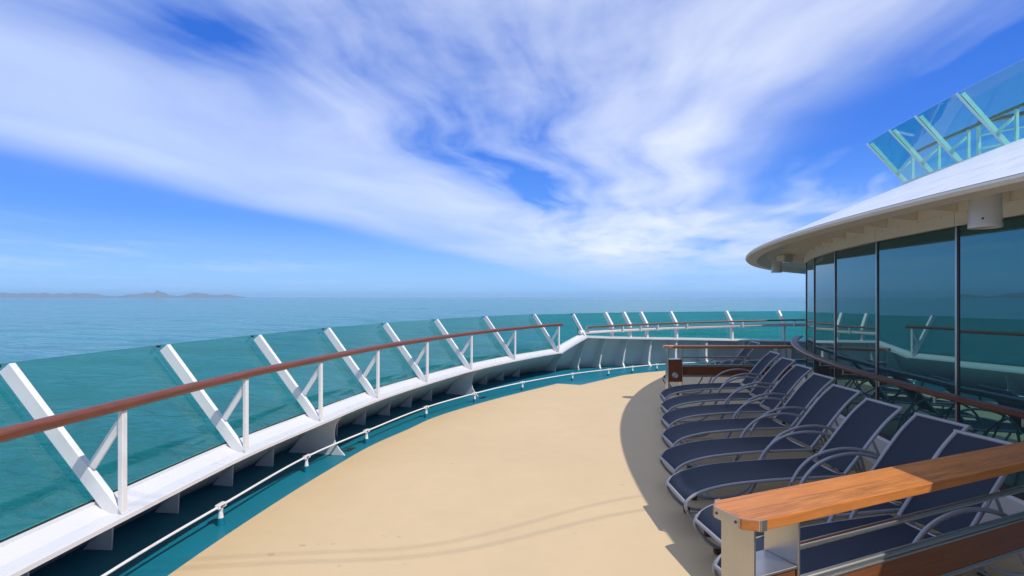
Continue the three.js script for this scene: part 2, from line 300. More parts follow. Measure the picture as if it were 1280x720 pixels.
// ------------------------------------------------------------------ deck and gutter
// inner edge of the railing ledge, from behind the camera round to the far side
const LEDGE = [[-1.75, -6], [-2.1, -3], [-2.30, 0], [-2.37, 2.1], [-2.30, 3.38], [-2.19, 4.69], [-1.975, 5.87], [-1.70, 7.22], [-1.275, 8.58], [-0.69, 10.11], [0.09, 11.66], [1.18, 13.34], [1.92, 14.03], [2.81, 14.58], [3.31, 14.86], [3.82, 15.10], [4.72, 15.49], [6.49, 16.03], [8.1, 16.33], [10, 16.45], [12, 16.3], [14.5, 15.8]];
const ledge = new Path(LEDGE.map(([x, d]) => pt(x, d)), 620);
const S8 = ledge.near(pt(1.17, 13.36)), S9 = ledge.near(pt(1.92, 14.03)), S13 = ledge.near(pt(4.72, 15.49)), S15 = ledge.near(pt(8.1, 16.33)), LAST = ledge.p.length - 1;
// height of the ledge top along the curve: low on the near run, a ramp, then a raised run that falls gently
const ledgeTop = (i) => i <= S8 ? 0.55 : i <= S9 ? lerp(0.55, 0.885, (i - S8) / (S9 - S8)) : i <= S15 ? lerp(0.885, 0.58, Math.pow((i - S9) / (S15 - S9), 0.8)) : 0.58;
const raised = (i) => clamp((ledge.s[i] - ledge.s[S8]) / (ledge.s[S13] - ledge.s[S8]));
const DECK = [[-1.8, -7], [-2.05, -3], [-2.3, 0], [-2.37, 2], [-2.29, 3.72], [-2.14, 5.0], [-1.97, 6.0], [-1.76, 7.0], [-1.45, 7.9], [-1.2, 8.65], [-0.35, 10.15], [0.98, 12.05], [1.45, 11.85], [2.2, 12.78], [2.74, 13.42], [3.94, 14.2], [5.2, 14.75], [7, 15.3], [9, 15.5], [12, 15.2], [14.5, 14.8]];
{
  const c1 = new THREE.CatmullRomCurve3(DECK.slice(0, 12).map(([x, d]) => pt(x, d)), false, 'centripetal').getPoints(90), c2 = new THREE.CatmullRomCurve3(DECK.slice(12).map(([x, d]) => pt(x, d)), false, 'centripetal').getPoints(70);
  const edge = [...c1, ...c2], ring2 = [...edge.map((p) => new THREE.Vector2(p.x, -p.z)), new THREE.Vector2(14.5, -7)];
  const g = new THREE.ExtrudeGeometry(new THREE.Shape(ring2), { depth: 0.05, bevelEnabled: true, bevelSize: 0.004, bevelThickness: 0.004, bevelSegments: 2, steps: 1 });
  g.rotateX(-Math.PI / 2); g.translate(0, -0.054, 0);      // shape (x, ahead) becomes (x, -z)
  boxUV(g); struct('deck', g, M.deck);
  // the gutter: one sheet below the deck covering, out to the bulwark
  const outer = ledge.p.map((p, i) => p.clone().addScaledVector(ledge.n[i], lerp(1.02, 0.47, raised(i))));
  const s2 = new THREE.Shape([...outer.map((p) => new THREE.Vector2(p.x, -p.z)), new THREE.Vector2(14.5, -7), new THREE.Vector2(-1.8, -7)]);
  const g2 = new THREE.ExtrudeGeometry(s2, { depth: 0.12, bevelEnabled: false }); g2.rotateX(-Math.PI / 2); g2.translate(0, -0.136, 0); boxUV(g2); struct('gutter', g2, M.teal);
}

// ------------------------------------------------------------------ bulwark: wall and web plates under the ledge
const lowRun = [0, S8], highRun = [S9, LAST];
{
  const b = thing('bulwark', 'white steel bulwark with web plates under the railing ledge', 'bulwark');
  const sub = ledge.slice(0, LAST);
  mesh('wall_plating', sweep(sub, (i) => { const r = raised(i), t = ledgeTop(i) - 0.03, o0 = lerp(0.98, 0.42, r), o1 = lerp(0.27, 0.34, r); return [[o0, -0.02], [o0 + 0.02, -0.02], [o1 + 0.02, t - 0.002], [o1, t - 0.002]]; }), M.wall, b);
  // hull side below, outside the wall
  mesh('hull_side', sweep(sub, (i) => { const r = raised(i), o0 = lerp(0.985, 0.425, r); return [[o0, -0.03], [o0 - 1.2, -14], [o0 - 1.3, -14], [o0 - 0.1, -0.14]].reverse().map((a) => a).reverse(); }), M.wall, b);
  const put = (i, outline, th = 0.014) => mesh('web_plate', plateAt(ledge.p[i], ledge.n[i], ledge.t[i], outline, th), M.wall, b);
  const small = (i) => { const t = ledgeTop(i) - 0.032; return [[0.70, -0.01], [0.92, -0.01], [0.40, t], [0.10, t], [0.2, t - 0.015], [0.36, t - 0.04], [0.52, t - 0.10], [0.63, t - 0.2], [0.69, t - 0.33]].reverse(); };
  const large = (i) => { const t = ledgeTop(i) - 0.032; return [[0.13, -0.012], [0.86, -0.01], [0.40, t], [0.03, t], [0.10, t - 0.03], [0.18, t - 0.08], [0.25, t - 0.17], [0.27, t - 0.27], [0.255, t - 0.38], [0.20, t - 0.46]].reverse(); };
  // low run: plates about every 0.42 of a bay, every fourth one large
  const big = [ledge.near(pt(-2.02, 6.62)), ledge.near(pt(-0.58, 10.5))];
  const stations = []; for (let s = ledge.s[ledge.near(pt(-2.44, 1.4))]; s < ledge.s[S8] - 0.2; s += 0.66) stations.push(ledge.s.findIndex((x) => x >= s));
  for (const i of stations) { if (big.some((k) => Math.abs(ledge.s[k] - ledge.s[i]) < 0.3)) continue; put(i, small(i)); }
  for (const i of big) put(i, large(i), 0.018);
  // raised run: slanting plates
  for (const [x, d, th] of [[1.5, 13.67, 0.02], [1.98, 14.08, 0.03], [2.52, 14.42, 0.05], [3.12, 14.76, 0.05], [3.82, 15.1, 0.06], [4.6, 15.44, 0.06], [5.5, 15.77, 0.06], [6.7, 16.08, 0.06], [8.0, 16.32, 0.06], [9.3, 16.42, 0.06]]) {
    const i = ledge.near(pt(x, d)), t = ledgeTop(i) - 0.032, w = raised(i), bo = lerp(0.62, 0.06, w), oo = lerp(0.97, 0.41, w), ft = lerp(0.0, 0.10, w);
    put(i, [[bo - ft, -0.012], [oo, -0.012], [0.36, t], [0.02, t], [lerp(0.2, 0.05, w), t - 0.07], [lerp(0.45, 0.07, w), t * 0.5], [bo, 0.09]], th);
  }
}

// ------------------------------------------------------------------ railings of glass on the ledge
const railTopAt = (i) => i <= S8 ? 1.24 : lerp(1.125, 1.215, clamp((ledge.s[i] - ledge.s[S9]) / (ledge.s[S15] - ledge.s[S9])));
const LEAN = 0.735, SIDE_TOP = 1.425;
function strutAt(parent, i, y0, top, off, m = M.whiteFrame) {
  const k = LEAN / (SIDE_TOP - 0.55), n = ledge.n[i], p = ledge.p[i];
  const a = p.clone().addScaledVector(n, off).setY(y0 - 0.03), b = p.clone().addScaledVector(n, off + k * (top - y0)).setY(top);
  const s = mesh('strut', bar(a, b, 0.042, 0.088, ledge.t[i]), m, parent);
  const q = b.clone().addScaledVector(n, 0.06).setY(top + 0.008); mesh('glass_clip', box(0.03, 0.02, 0.02, q.x, q.y, q.z), M.black, s);
  return s;
}
function paneBetween(parent, i, j, y0a, y0b, top, offGlass, gapA = 0.006, gapB = 0.006, name = 'glass_pane') {
  const k = LEAN / (SIDE_TOP - 0.55), th = 0.006;
  const c = (q, y0, t, y) => { const n = ledge.n[q], d = ledge.t[q]; return ledge.p[q].clone().addScaledVector(n, offGlass(q) + k * (y - y0)).addScaledVector(d, t).setY(y); };
  const A = c(i, y0a, gapA, y0a), B = c(j, y0b, -gapB, y0b), C = c(j, y0b, -gapB, top), D = c(i, y0a, gapA, top);
  const nrm = B.clone().sub(A).cross(D.clone().sub(A)).normalize(), pos = [], uv = [], idx = [];
  const quad = (a, b, d, e) => { const o = pos.length / 3; for (const q of [a, b, d, e]) pos.push(q.x, q.y, q.z); uv.push(0, 0, 1, 0, 1, 1, 0, 1); idx.push(o, o + 1, o + 2, o, o + 2, o + 3); };
  const f = [A, B, C, D].map((q) => q.clone().addScaledVector(nrm, th)), r = [A, B, C, D].map((q) => q.clone().addScaledVector(nrm, -th));
  quad(...f); quad(r[1], r[0], r[3], r[2]); for (let q = 0; q < 4; q++) { const w = (q + 1) % 4; quad(f[w], f[q], r[q], r[w]); }
  return mesh(name, finish(pos, idx, uv), M.railGlass, parent);
}
const LOWPOSTS = [[-2.20, -1.9], [-2.29, -0.55], [-2.33, 0.8], [-2.37, 2.1], [-2.30, 3.38], [-2.19, 4.69], [-1.975, 5.87], [-1.70, 7.22], [-1.275, 8.58], [-0.69, 10.11], [0.09, 11.66], [1.15, 13.3]].map(([x, d]) => ledge.near(pt(x, d)));
{
  const r = thing('glass_railing', 'long white railing with leaning struts, tinted glass and dark wooden handrail', 'railing');
  const run = ledge.slice(0, S8 + 1);
  const lp = rectP(0, 0.36, 0.50, 0.55), lpr = [[0, 0.522], [0.004, 0.52], [0.275, 0.52], [0.275, 0.607], [0.20, 0.607], [0.10, 0.562], [0.004, 0.552], [0, 0.548]];
  // the ledge in welded lengths
  const cuts = [0, 70, 150, ledge.near(pt(-2.27, 4.35)), ledge.near(pt(-1.86, 6.7)), ledge.near(pt(-0.95, 9.6)), S8];
  for (let k = 0; k < cuts.length - 1; k++) mesh('ledge', sweep(ledge.slice(cuts[k], cuts[k + 1] - (k < cuts.length - 2 ? 0 : 0)), lpr.map(([o, h]) => [o, h + (k % 2 ? 0.0015 : 0)])), M.white, r);
  // angle bar that holds the glass
  mesh('glass_channel', sweep(run, rectP(0.202, 0.262, 0.6075, 0.621)), M.whiteFrame, r);
  mesh('seal', sweep(run, rectP(0.22, 0.23, 0.622, 0.631)), M.black, r);
  for (const i of LOWPOSTS) {
    const n = ledge.n[i], p = ledge.p[i], t = ledge.t[i];
    strutAt(r, i, 0.56, SIDE_TOP, 0.05);
    const post = mesh('post', bar(p.clone().addScaledVector(n, 0.035).setY(0.552), p.clone().addScaledVector(n, 0.035).setY(1.175), 0.03, 0.042, n), M.whiteFrame, r);
    mesh('brace', bar(p.clone().addScaledVector(n, 0.05).setY(1.10), p.clone().addScaledVector(n, 0.23).setY(0.83), 0.02, 0.05, t), M.whiteFrame, r);
  }
  for (let k = 0; k < LOWPOSTS.length - 1; k++) paneBetween(r, LOWPOSTS[k], LOWPOSTS[k + 1], 0.632, 0.632, SIDE_TOP + 0.01, () => 0.225);
  // handrail in lengths with hairline joints
  const prof = ring(0.042, 14, 0.035, 1.207, 0.034), hc = [0, 120, ledge.near(pt(-2.3, 4.1)), ledge.near(pt(-1.6, 7.7)), ledge.near(pt(0.0, 11.5)), ledge.near(pt(1.2, 13.4))];
  for (let k = 0; k < hc.length - 1; k++) mesh('handrail', sweep(ledge.slice(hc[k], hc[k + 1]), prof, { soft: true }), M.handrail, r);
}
{
  const r = thing('glass_railing', 'raised far white railing on a sloping ledge with pipe rail and thin wooden handrail', 'railing');
  const prof = (i0) => (k) => { const t = ledgeTop(k + i0); return [[0, t - 0.038], [0.004, t - 0.04], [0.40, t - 0.04], [0.40, t + 0.012], [0.004, t], [0, t - 0.002]]; };
  mesh('ramp', sweep(ledge.slice(S8, S9), (k) => { const t = ledgeTop(k + S8) + 0.003; return [[-0.004, t - 0.045], [0.275, t - 0.04], [0.275, t + 0.055], [0.20, t + 0.055], [0.10, t + 0.01], [-0.004, t]]; }), M.white, r);
  const mids = [S9, ledge.near(pt(4.3, 15.3)), ledge.near(pt(7.3, 16.2)), LAST];
  for (let k = 0; k < 3; k++) mesh('ledge', sweep(ledge.slice(mids[k], mids[k + 1]), prof(mids[k])), M.white, r);
  const high = [[1.92, 14.03], [2.81, 14.58], [3.31, 14.86], [3.82, 15.10], [4.72, 15.49], [6.49, 16.03], [8.1, 16.33], [10, 16.45], [12, 16.3]].map(([x, d]) => ledge.near(pt(x, d)));
  const pipeY = (i) => lerp(0.975, 1.05, clamp((ledge.s[i] - ledge.s[S9]) / 6));
  high.forEach((i, k) => {
    const n = ledge.n[i], p = ledge.p[i], y0 = ledgeTop(i), e = 0.30, kk = LEAN / (SIDE_TOP - 0.55);
    if (!k) { strutAt(r, i, 0.89, SIDE_TOP - 0.02, 0.10); return; }
    mesh('post', bar(p.clone().addScaledVector(n, e).setY(y0 - 0.002), p.clone().addScaledVector(n, e).setY(1.13), 0.05, 0.12, ledge.t[i]), M.whiteFrame, r);
    mesh('strut', bar(p.clone().addScaledVector(n, e).setY(1.10), p.clone().addScaledVector(n, e + kk * 0.32).setY(SIDE_TOP), 0.06, 0.12, ledge.t[i]), M.whiteFrame, r);
    mesh('rail_bracket', bar(p.clone().addScaledVector(n, 0.10).addScaledVector(ledge.t[i], 0.22).setY(pipeY(i) - 0.05), p.clone().addScaledVector(n, 0.10).addScaledVector(ledge.t[i], 0.22).setY(railTopAt(i) - 0.03), 0.05, 0.02, n), M.whiteFrame, r);
  });
  const pr = ledge.slice(S9 - 2, LAST);
  mesh('pipe_rail', sweep(pr, (k) => ring(0.05, 12, 0.18, pipeY(k + S9 - 2))), M.whiteFrame, r);
  const hs = ledge.near(pt(2.05, 14.12)), hcut = [hs, ledge.near(pt(4.9, 15.56)), ledge.near(pt(7.6, 16.26)), LAST];
  for (let k = 0; k < 3; k++) mesh('handrail', sweep(ledge.slice(hcut[k], hcut[k + 1]), (q) => ring(0.04, 12, 0.10, railTopAt(q + hcut[k]) - 0.022, 0.024), { soft: true }), M.handrail, r);
  { const i = hs; mesh('end_fitting', bar(ledge.p[i].clone().addScaledVector(ledge.n[i], 0.10).addScaledVector(ledge.t[i], -0.12).setY(railTopAt(i) - 0.03), ledge.p[i].clone().addScaledVector(ledge.n[i], 0.10).addScaledVector(ledge.t[i], 0.03).setY(railTopAt(i) - 0.03), 0.09, 0.065, ledge.n[i]), M.steel, r); }
  const go = (q) => q <= S8 + 1 ? 0.225 : 0.24;
  paneBetween(r, LOWPOSTS[LOWPOSTS.length - 1], high[0], 0.632, 0.95, SIDE_TOP, go);
  for (let k = 0; k < high.length - 1; k++) {
    // the glass of the raised run stands upright to the pipe, then leans
    const y0 = (q) => ledgeTop(q) + 0.012, a = high[k], b = high[k + 1];
    const up = sweepPane(a, b, y0(a), y0(b), 1.1); mesh('lower_pane', up, M.railGlass, r);
    paneBetween(r, a, b, 1.104, 1.104, SIDE_TOP + 0.01, () => 0.38, 0.006, 0.006, 'upper_pane');
  }
  function sweepPane(a, b, ya, yb, yt) {
    const P = (q, o, t, y) => ledge.p[q].clone().addScaledVector(ledge.n[q], o).addScaledVector(ledge.t[q], t).setY(y), pos = [], uv = [], idx = [];
    const F = [P(a, 0.375, 0.006, ya), P(b, 0.375, -0.006, yb), P(b, 0.375, -0.006, yt), P(a, 0.375, 0.006, yt)], B = [P(a, 0.387, 0.006, ya), P(b, 0.387, -0.006, yb), P(b, 0.387, -0.006, yt), P(a, 0.387, 0.006, yt)];
    const quad = (...q) => { const o = pos.length / 3; for (const v of q) pos.push(v.x, v.y, v.z); uv.push(0, 0, 1, 0, 1, 1, 0, 1); idx.push(o, o + 1, o + 2, o, o + 2, o + 3); };
    quad(...F); quad(B[1], B[0], B[3], B[2]); for (let q = 0; q < 4; q++) { const w = (q + 1) % 4; quad(F[w], F[q], B[q], B[w]); } return finish(pos, idx, uv);
  }
}

// ------------------------------------------------------------------ low pipe rail over the gutter
{
  const pts = [[-2.0, -6], [-2.28, -3], [-2.48, 0], [-2.54, 2.2], [-2.50, 3.6], [-2.39, 4.62], [-2.21, 6.0], [-1.86, 7.19], [-1.34, 8.72], [-0.67, 9.98], [0.19, 11.26], [1.35, 12.55], [2.27, 13.3], [3.7, 14.3], [5.4, 14.95], [7.2, 15.4], [9.5, 15.6]];
  const path = new Path(pts.map(([x, d]) => pt(x, d)), 400), r = thing('foot_rail', 'thin white pipe rail on short stanchions along the teal gutter', 'rail');
  mesh('pipe', sweep(path, ring(0.0105, 10, 0, 0.14), { soft: true }), M.whiteFrame, r);
  for (const [x, d] of [[-2.54, 2.2], [-2.53, 3.35], [-2.39, 4.62], [-2.21, 6.0], [-1.86, 7.19], [-1.34, 8.72], [-0.67, 9.98], [0.19, 11.26], [1.35, 12.55], [2.27, 13.3], [3.0, 13.86], [3.7, 14.3], [5.4, 14.95], [7.2, 15.4]]) {
    const i = path.near(pt(x, d)), p = path.p[i], t = path.t[i];
    const s = mesh('stanchion', (() => { const g = new THREE.CylinderGeometry(0.011, 0.026, 0.10, 10); g.translate(p.x, 0.075, p.z); return g; })(), M.whiteFrame, r);
    mesh('painted_foot', (() => { const g = new THREE.CylinderGeometry(0.0275, 0.034, 0.06, 10); g.translate(p.x, 0.014, p.z); return g; })(), M.teal, s);
    mesh('clamp', merge([bar(p.clone().addScaledVector(t, -0.05).setY(0.142), p.clone().addScaledVector(t, 0.05).setY(0.142), 0.04, 0.036, path.n[i]), box(0.03, 0.05, 0.03, p.x, 0.125, p.z)]), M.whiteFrame, s);
    mesh('clamp_bolt', (() => { const g = new THREE.CylinderGeometry(0.008, 0.008, 0.06, 6); g.rotateX(Math.PI / 2); g.translate(p.x + 0.018, 0.142, p.z); return g; })(), M.rust, s);
  }
  for (const [x, d] of [[-1.95, 6.86], [-0.5, 10.42]]) {
    const i = ledge.near(pt(x, d)), p = pt(x, d, -0.0125), g = []; for (let k = -3; k <= 3; k++) g.push(bar(p.clone().addScaledVector(ledge.t[i], k * 0.028), p.clone().addScaledVector(ledge.t[i], k * 0.028).addScaledVector(ledge.n[i], 0.09), 0.012, 0.006, ledge.t[i], 0.001));
    tag(mesh('drain_grate', merge(g), M.drain), `small dark slotted drain grate in the teal gutter ${d < 8 ? 'in the middle of the long railing' : 'towards the ramp of the railing'}`, 'drain', 'gutter drains');
  }
}

// ------------------------------------------------------------------ deckhouse: round glass front, visor roof, upper deck
const CX = 19.04, CD = 3.56, RW = 15.2;
const arc = (r, a0 = -34, a1 = 62, n = 150) => Path.arc(CX, CD, r, a0, a1, n);
const on = (r, deg, y = 0) => { const a = deg * Math.PI / 180; return pt(CX - r * Math.cos(a), CD + r * Math.sin(a), y); };
const outw = (deg) => { const a = deg * Math.PI / 180; return V(-Math.cos(a), 0, -Math.sin(a)); }, along = (deg) => { const a = deg * Math.PI / 180; return V(Math.sin(a), 0, -Math.cos(a)); };
const WTOP = 2.475, WBOT = 0.33;
{
  const h = thing('deckhouse', 'round white deckhouse with dark glass front under a wide visor roof', 'building');
  const step = 5.12, first = -0.09, angles = []; for (let k = -6; k <= 11; k++) angles.push(first + k * step);
  for (let k = 0; k < angles.length - 1; k++) {
    const a = angles[k], b = angles[k + 1], A = on(RW, a), B = on(RW, b), mid = A.clone().add(B).multiplyScalar(0.5), dir = B.clone().sub(A), L = dir.length() - 0.05; dir.normalize(); const n = V(dir.z, 0, -dir.x);
    const M4 = new THREE.Matrix4().makeBasis(dir, V(0, 1, 0), n.clone().negate().multiplyScalar(-1).negate()).setPosition(mid.clone().setY((WTOP + WBOT) / 2));
    const g = new THREE.BoxGeometry(L, WTOP - WBOT - 0.02, 0.012); g.applyMatrix4(new THREE.Matrix4().makeBasis(dir, V(0, 1, 0), dir.clone().cross(V(0, 1, 0))).setPosition(mid.clone().setY((WTOP + WBOT) / 2)));
    mesh('window_pane', g, M.window, h);
    const mul = mesh('mullion', bar(A.clone().addScaledVector(outw(a), -0.05).setY(WBOT), A.clone().addScaledVector(outw(a), -0.05).setY(WTOP), 0.045, 0.13, along(a)), M.bronze, h);
    mesh('cover_strip', bar(A.clone().addScaledVector(outw(a), 0.018).setY(WBOT), A.clone().addScaledVector(outw(a), 0.018).setY(WTOP - 0.004), 0.022, 0.006, along(a), 0.002), M.steel, mul);
    // coaming and fascia panels, one per bay, with open hairlines between them
    mesh('coaming_panel', sweep(arc(RW, a + 0.02, b - 0.02, 10), [[-0.12, -0.02], [0.05, -0.02], [0.05, WBOT - 0.02], [0.03, WBOT], [-0.12, WBOT]]), M.whiteFrame, h);
    mesh('fascia_panel', sweep(arc(RW, a + 0.012, b - 0.012, 10), [[-0.1, WTOP], [0.03, WTOP], [0.034, WTOP + 0.115], [0.028, WTOP + 0.12], [0.028, 2.80], [-0.1, 2.80]]), M.cream, h);
    for (let q = 0; q < 4; q++) { const aa = lerp(a, b, (q + 0.5) / 4), f = on(RW + 0.036, aa, WTOP + 0.10); mesh('fascia_bolt', new THREE.SphereGeometry(0.0045, 6, 5).translate(f.x, f.y, f.z), M.bronze, h); }
  }
  mesh('lower_frame', sweep(arc(RW), rectP(-0.06, 0.022, WBOT + 0.0005, WBOT + 0.05)), M.bronze, h);
  // gussets under the visor
  for (let a = -20.5; a < 50; a += 2.12) mesh('gusset', plateAt(on(RW, a), outw(a), along(a), [[0.03, 2.60], [0.05, 2.595], [0.50, 2.66], [0.50, 2.70], [0.03, 2.82]], 0.02), M.cream, h);
  // visor roof, in curved plates
  const roofProfile = [[1.00, 2.547], [0.96, 2.575], [0.70, 2.68], [0.2, 2.905], [-0.4, 3.155], [-1.1, 3.435], [-1.9, 3.73], [-2.25, 3.835], [-2.5, 3.86], [-8.6, 3.88], [-8.6, 3.80], [-2.5, 3.70], [-0.1, 2.86], [-0.1, 2.80], [0.03, 2.80], [0.66, 2.62], [0.80, 2.545]];
  const ccw = roofProfile.slice();
  const cutA = [-34, 62];
  mesh('visor_roof', sweep(arc(RW, -34, 62, 220), ccw, { soft: false }), M.roof, h);
  // underside lining of the visor, painted cream
  mesh('soffit', sweep(arc(RW, -34, 62, 220), [[0.035, 2.79], [0.66, 2.612], [0.80, 2.538], [1.002, 2.543], [1.006, 2.525], [0.985, 2.503], [0.82, 2.497], [0.65, 2.595], [0.035, 2.78]].reverse(), { soft: false }), M.cream, h);
  for (let k = 0; k < 5; k++) mesh('roof_seam', sweep(arc(RW, -34, 62, 160), (() => { const o = [0.45, 0.02, -0.45, -0.9, -1.35][k], y = [2.793, 2.980, 3.175, 3.355, 3.527][k]; return [[o - 0.012, y - 0.01], [o + 0.012, y - 0.01], [o + 0.008, y - 0.003], [o - 0.008, y + 0.004]]; })()), M.roof, h);
  // rooms behind the glass
  mesh('interior_floor', sweep(arc(RW, -34, 62, 60), rectP(-8, -0.13, 0.02, 0.10)), M.carpet, h);
  mesh('interior_wall', sweep(arc(RW, -34, 62, 60), rectP(-4.2, -4.0, 0.10, 2.7)), M.interior, h);
  mesh('interior_ceiling', sweep(arc(RW, -34, 62, 60), rectP(-8, -0.12, 2.56, 2.62)), M.interior, h);
  for (const a of [-34, 62]) mesh('end_wall', plateAt(on(RW, a), outw(a), along(a), [[-8, 0], [-0.1, 0], [-0.1, 2.78], [-2.4, 3.6], [-8, 3.7]], 0.1), M.cream, h);
  for (const a of [1.5, 9.2, 17, 24]) mesh('interior_column', (() => { const p = on(RW - 1.1, a), g = new THREE.CylinderGeometry(0.13, 0.13, 2.46, 16); g.translate(p.x, 1.33, p.z); return g; })(), M.wall, h);
}
// wooden handrail in front of the windows
{
  const r = thing('window_handrail', 'curved wooden handrail on brackets in front of the dark windows', 'rail');
  const cuts = [-34, -12, 5.5, 22, 33.5];
  for (let k = 0; k < 4; k++) mesh('rail_length', sweep(arc(RW, cuts[k] + 0.012, cuts[k + 1] - 0.012, 40), [[0.155, 0.995], [0.245, 0.995], [0.26, 1.008], [0.26, 1.026], [0.245, 1.038], [0.155, 1.038], [0.14, 1.026], [0.14, 1.008]]), M.handrail, r);
  for (let a = -12; a < 33; a += 3.4) mesh('rail_bracket', merge([bar(on(RW + 0.02, a, 0.93), on(RW + 0.20, a, 0.93), 0.03, 0.012, along(a)), bar(on(RW + 0.20, a, 0.925), on(RW + 0.20, a, 0.994), 0.03, 0.012, along(a))]), M.steel, r);
}
// lamps under the visor
for (const [a, o, big] of [[1.55, 0.48, 1], [28.6, 0.52, 1]]) {
  const p = on(RW + o, a, 0), l = thing('canister_light', a < 10 ? 'larger looking white canister downlight hanging under the visor above a wide window' : 'white canister downlight under the tip of the visor above the sea', 'light', V(p.x, 2.345, p.z), 0, 'visor downlights');
  mesh('housing', (() => { const g = new THREE.LatheGeometry([[0.0, 0.02], [0.085, 0.02], [0.085, 0], [0.098, 0], [0.098, 0.03], [0.094, 0.035], [0.094, 0.30], [0, 0.30]].map((q) => new THREE.Vector2(...q)), 28); return g; })(), M.whiteFrame, l);
  mesh('mounting_plate', box(0.2, 0.02, 0.2, 0, 0.302, 0), M.whiteFrame, l);
  mesh('lens', new THREE.CylinderGeometry(0.08, 0.08, 0.008, 20).translate(0, 0.014, 0), M.lampGlass, l);
  for (const q of [0.3, 2.4, 4.4]) mesh('screw', new THREE.SphereGeometry(0.008, 6, 5).translate(0.094 * Math.cos(q), 0.06, 0.094 * Math.sin(q)), M.bronze, l);
}
{
  const p = on(RW + 0.36, 25.4, 0), l = thing('flood_light', 'small cream floodlight on the fascia beside the far canister light', 'light', V(p.x, 2.50, p.z), 0.6);
  mesh('housing', box(0.3, 0.12, 0.16, 0, 0.07, 0, 0.03), M.cream, l); mesh('yoke', box(0.03, 0.16, 0.03, 0.12, 0.14, 0.06), M.cream, l); mesh('lens', box(0.22, 0.02, 0.11, 0, 0.006, 0), M.lampGlass, l);
}
// upper glass railing on the roof
{
  const r = thing('upper_glass_railing', 'glass windscreen railing of the upper deck standing on the visor roof', 'railing');
  const up = new Path([[6.35, -2], [6.3, 1], [6.38, 4], [6.56, 6.4], [6.64, 7.44], [6.76, 8.37], [6.84, 9.05], [6.98, 9.86]].map(([x, d]) => pt(x, d)), 240);
  const base = 3.87, top = 4.60, lean = 0.60, st = [[6.3, 1], [6.33, 2.6], [6.38, 4], [6.46, 5.2], [6.56, 6.38], [6.64, 7.44], [6.76, 8.37], [6.84, 9.1], [6.98, 9.86]].map(([x, d]) => up.near(pt(x, d)));
  const P = (i, o, y) => up.p[i].clone().addScaledVector(up.n[i], o).setY(y);
  const quadPane = (a, b) => {
    const F = [P(a, 0.06, base), P(b, 0.06, base), P(b, 0.06 + lean, top), P(a, 0.06 + lean, top)], n = F[1].clone().sub(F[0]).cross(F[3].clone().sub(F[0])).normalize(), pos = [], uv = [], idx = [], e = up.t[a].clone().multiplyScalar(0.006);
    F[0].add(e); F[3].add(e); F[1].sub(e); F[2].sub(e);
    const f = F.map((q) => q.clone().addScaledVector(n, 0.006)), k = F.map((q) => q.clone().addScaledVector(n, -0.006));
    const quad = (...q) => { const o = pos.length / 3; for (const v of q) pos.push(v.x, v.y, v.z); uv.push(0, 0, 1, 0, 1, 1, 0, 1); idx.push(o, o + 1, o + 2, o, o + 2, o + 3); };
    quad(...f); quad(k[1], k[0], k[3], k[2]); for (let q = 0; q < 4; q++) { const w = (q + 1) % 4; quad(f[w], f[q], k[q], k[w]); } mesh('glass_pane', finish(pos, idx, uv), M.upperGlass, r);
  };
  st.forEach((a, k) => {
    const s = mesh('strut', bar(P(a, 0.0, base - 0.03), P(a, lean, top - 0.01), 0.03, 0.06, up.t[a]), M.whiteFrame, r);
    mesh('clamp_strip', bar(P(a, 0.078, base + 0.01), P(a, lean + 0.076, top - 0.005), 0.04, 0.012, up.t[a]), M.whiteFrame, s);      // outside the glass
    mesh('post', bar(P(a, -0.07, base - 0.03), P(a, -0.07, 4.36), 0.035, 0.04, up.t[a]), M.whiteFrame, r);
    mesh('brace', bar(P(a, -0.05, 4.26), P(a, 0.16, 4.07), 0.018, 0.04, up.t[a]), M.whiteFrame, r);
    if (k < st.length - 1) quadPane(a, st[k + 1]);
  });
  mesh('kerb', sweep(up, rectP(-0.2, 0.1, 3.66, 3.872)), M.whiteFrame, r);
  mesh('handrail', sweep(up, ring(0.035, 12, -0.07, 4.38, 0.026), { soft: true }), M.handrail, r);
}
{
  const r = thing('inner_railing', 'white three bar railing with wooden top behind the upper glass windscreen', 'railing'), A = pt(7.75, 9.3), B = pt(9.6, 6.2), up = (p, y) => p.clone().setY(y);
  for (let k = 0; k <= 5; k++) { const p = A.clone().lerp(B, k / 5); mesh('post', bar(up(p, 3.84), up(p, 4.72), 0.045, 0.045, V(1, 0, 0)), M.whiteFrame, r); }
  for (const y of [4.1, 4.32, 4.54]) mesh('bar', tube([up(A, y), up(B, y)], 0.016, { curve: false, seg: 2 }), M.whiteFrame, r);
  mesh('top_rail', bar(up(A, 4.74), up(B, 4.74), 0.06, 0.12, V(0, 1, 0)), M.handrail, r);
}

